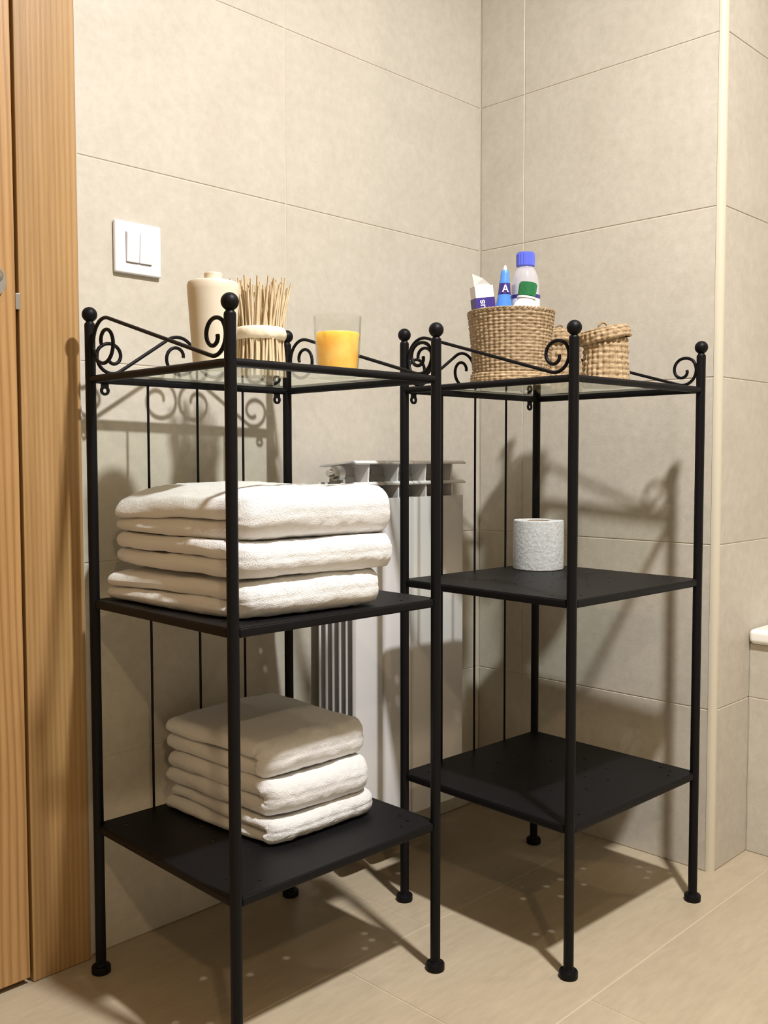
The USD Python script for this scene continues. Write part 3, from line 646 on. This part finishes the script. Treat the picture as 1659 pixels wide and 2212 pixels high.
S_ = [(0.0, .0185, .0016), (.03, .0182, .006), (.08, .0168, .0105), (.112, .0145, .0105), (.136, .0108, .0100), (.148, .0098, .0096), (.156, .0095, .0095), (.158, .0085, .0085), (.168, .0080, .0080), (.1735, .0068, .0068), (.175, .0055, .0055)]
obj('body', tube_loft([(z, a, b, lean(z)) for z, a, b in S_]), BLUE, bt, smooth=40)
obj('label_band', tube_loft([(z, np.interp(z, [s[0] for s in S_], [s[1] for s in S_]) + .0004, np.interp(z, [s[0] for s in S_], [s[2] for s in S_]) + .0004, lean(z)) for z in np.linspace(.131, .151, 5)]), NAVY, bt, smooth=40, label='navy label band')
obj('nib', tube_loft([(.175, .0036, .0036, lean(.175)), (.180, .0030, .0030, lean(.18)), (.1835, .0016, .0016, lean(.183))]), W_PLASTIC, bt, smooth=40, label='white pointed nozzle')
tx = meshkit.text_mesh('A', .0125, .0006, bold=True); tx.apply_transform(trimesh.transformations.rotation_matrix(PI / 2, [1, 0, 0])); tx.apply_translation([lean(.14) - .0060, -.0112, .1345])
obj('lettering', tx, W_PLASTIC, bt)
# white bottle with green cap, leaning
wbt = thing('bottle', 'white bottle with ribbed green screw cap at the front of the basket', 'bottle', inb(.0060, -.0350), rotxyz=(0, 0, math.degrees(YAW - PI / 2)))
tilt = trimesh.transformations.rotation_matrix(math.radians(8), [0, 1, 0])
def T_(m): m = m.copy(); m.apply_transform(tilt); return m
obj('body', T_(lathe([(0, .004), (.0225, .004), (.0238, .007), (.0238, .088), (.0230, .098), (.0195, .108), (.0160, .1135), (.0155, .1175), (.0170, .1180), (.0170, .1212), (.0140, .1220), (0, .1220)], 40)), W_PLASTIC, wbt, smooth=35)
cap = [cyl(.0152, .1225, .1450, 40)] + [move(bx(-.0006, .0006, -.0006, .0006, .1232, .1440), [.0154 * math.cos(t), .0154 * math.sin(t), 0]) for t in np.linspace(0, 2 * PI, 44)[:-1]] + [cyl(.0142, .1450, .1464, 40)]
obj('cap', T_(cat(*cap)), GREEN, wbt, smooth=35, label='ribbed green screw cap')
# clear bottle with blue cap
cb = thing('bottle', 'tall clear plastic bottle with a blue screw cap at the right of the basket', 'bottle', inb(.0285, .018), rotxyz=(0, 0, math.degrees(YAW - PI / 2)))
hb = [(.0, .002), (.0235, .002), (.0258, .006), (.0264, .020), (.0264, .138), (.0256, .152), (.0232, .165), (.0196, .1745), (.0160, .1800), (.0140, .1835), (.0138, .1900), (.0, .1900)]
obj('body', lathe(hb, 48), PET, cb, smooth=35)
lq = lathe([(0, .004), (.0225, .004), (.0250, .008), (.0253, .150), (.0, .150)], 40)
obj('liquid', lq, plain('milky_liquid', (.62, .60, .66), .3), cb, smooth=35, label='pale liquid inside')
obj('cap', cat(cyl(.0162, .1842, .2076, 44), cyl(.0152, .2076, .2090, 44), *[move(bx(-.0006, .0006, -.0006, .0006, .1850, .2065), [.0163 * math.cos(t), .0163 * math.sin(t), 0]) for t in np.linspace(0, 2 * PI, 50)[:-1]]), CAPBLUE, cb, smooth=35, label='blue screw cap')
obj('label', lathe([(.0266, .060), (.0269, .060), (.0269, .131), (.0266, .131)], 48), plain('bottle_label', (.80, .77, .80), .5), cb, smooth=35, label='white paper label')
obj('label_stripe', lathe([(.0268, .1245), (.0272, .1245), (.0272, .1310), (.0268, .1310)], 48), NAVY, cb, smooth=35, label='navy stripe of the label')
tx = meshkit.text_mesh('n', .0130, .0004, bold=True); tx.apply_transform(trimesh.transformations.rotation_matrix(PI / 2, [1, 0, 0])); tx.apply_translation([.004, -.0270, .1030])
obj('lettering', tx, PINK, cb)

# ------------------------------------------------------------------ toilet roll
tp = thing('toilet_roll', 'white toilet paper roll standing on the middle shelf of the corner unit', 'toilet paper', on(B_POSE, .309, -.066, ZP[1] + .0003))
tr = [(.0215, .001), (.0480, .0), (.0496, .002), (.0500, .050), (.0496, .095), (.0480, .0970), (.0300, .0963), (.0222, .0958)]
obj('paper', lathe(tr + [(.0215, .001)], 56), PAPER, tp, smooth=40)
obj('core', lathe([(.0202, .0), (.0214, .0), (.0214, .0962), (.0202, .0962), (.0202, .0)], 40), CARD, tp, smooth=40, label='brown cardboard core')
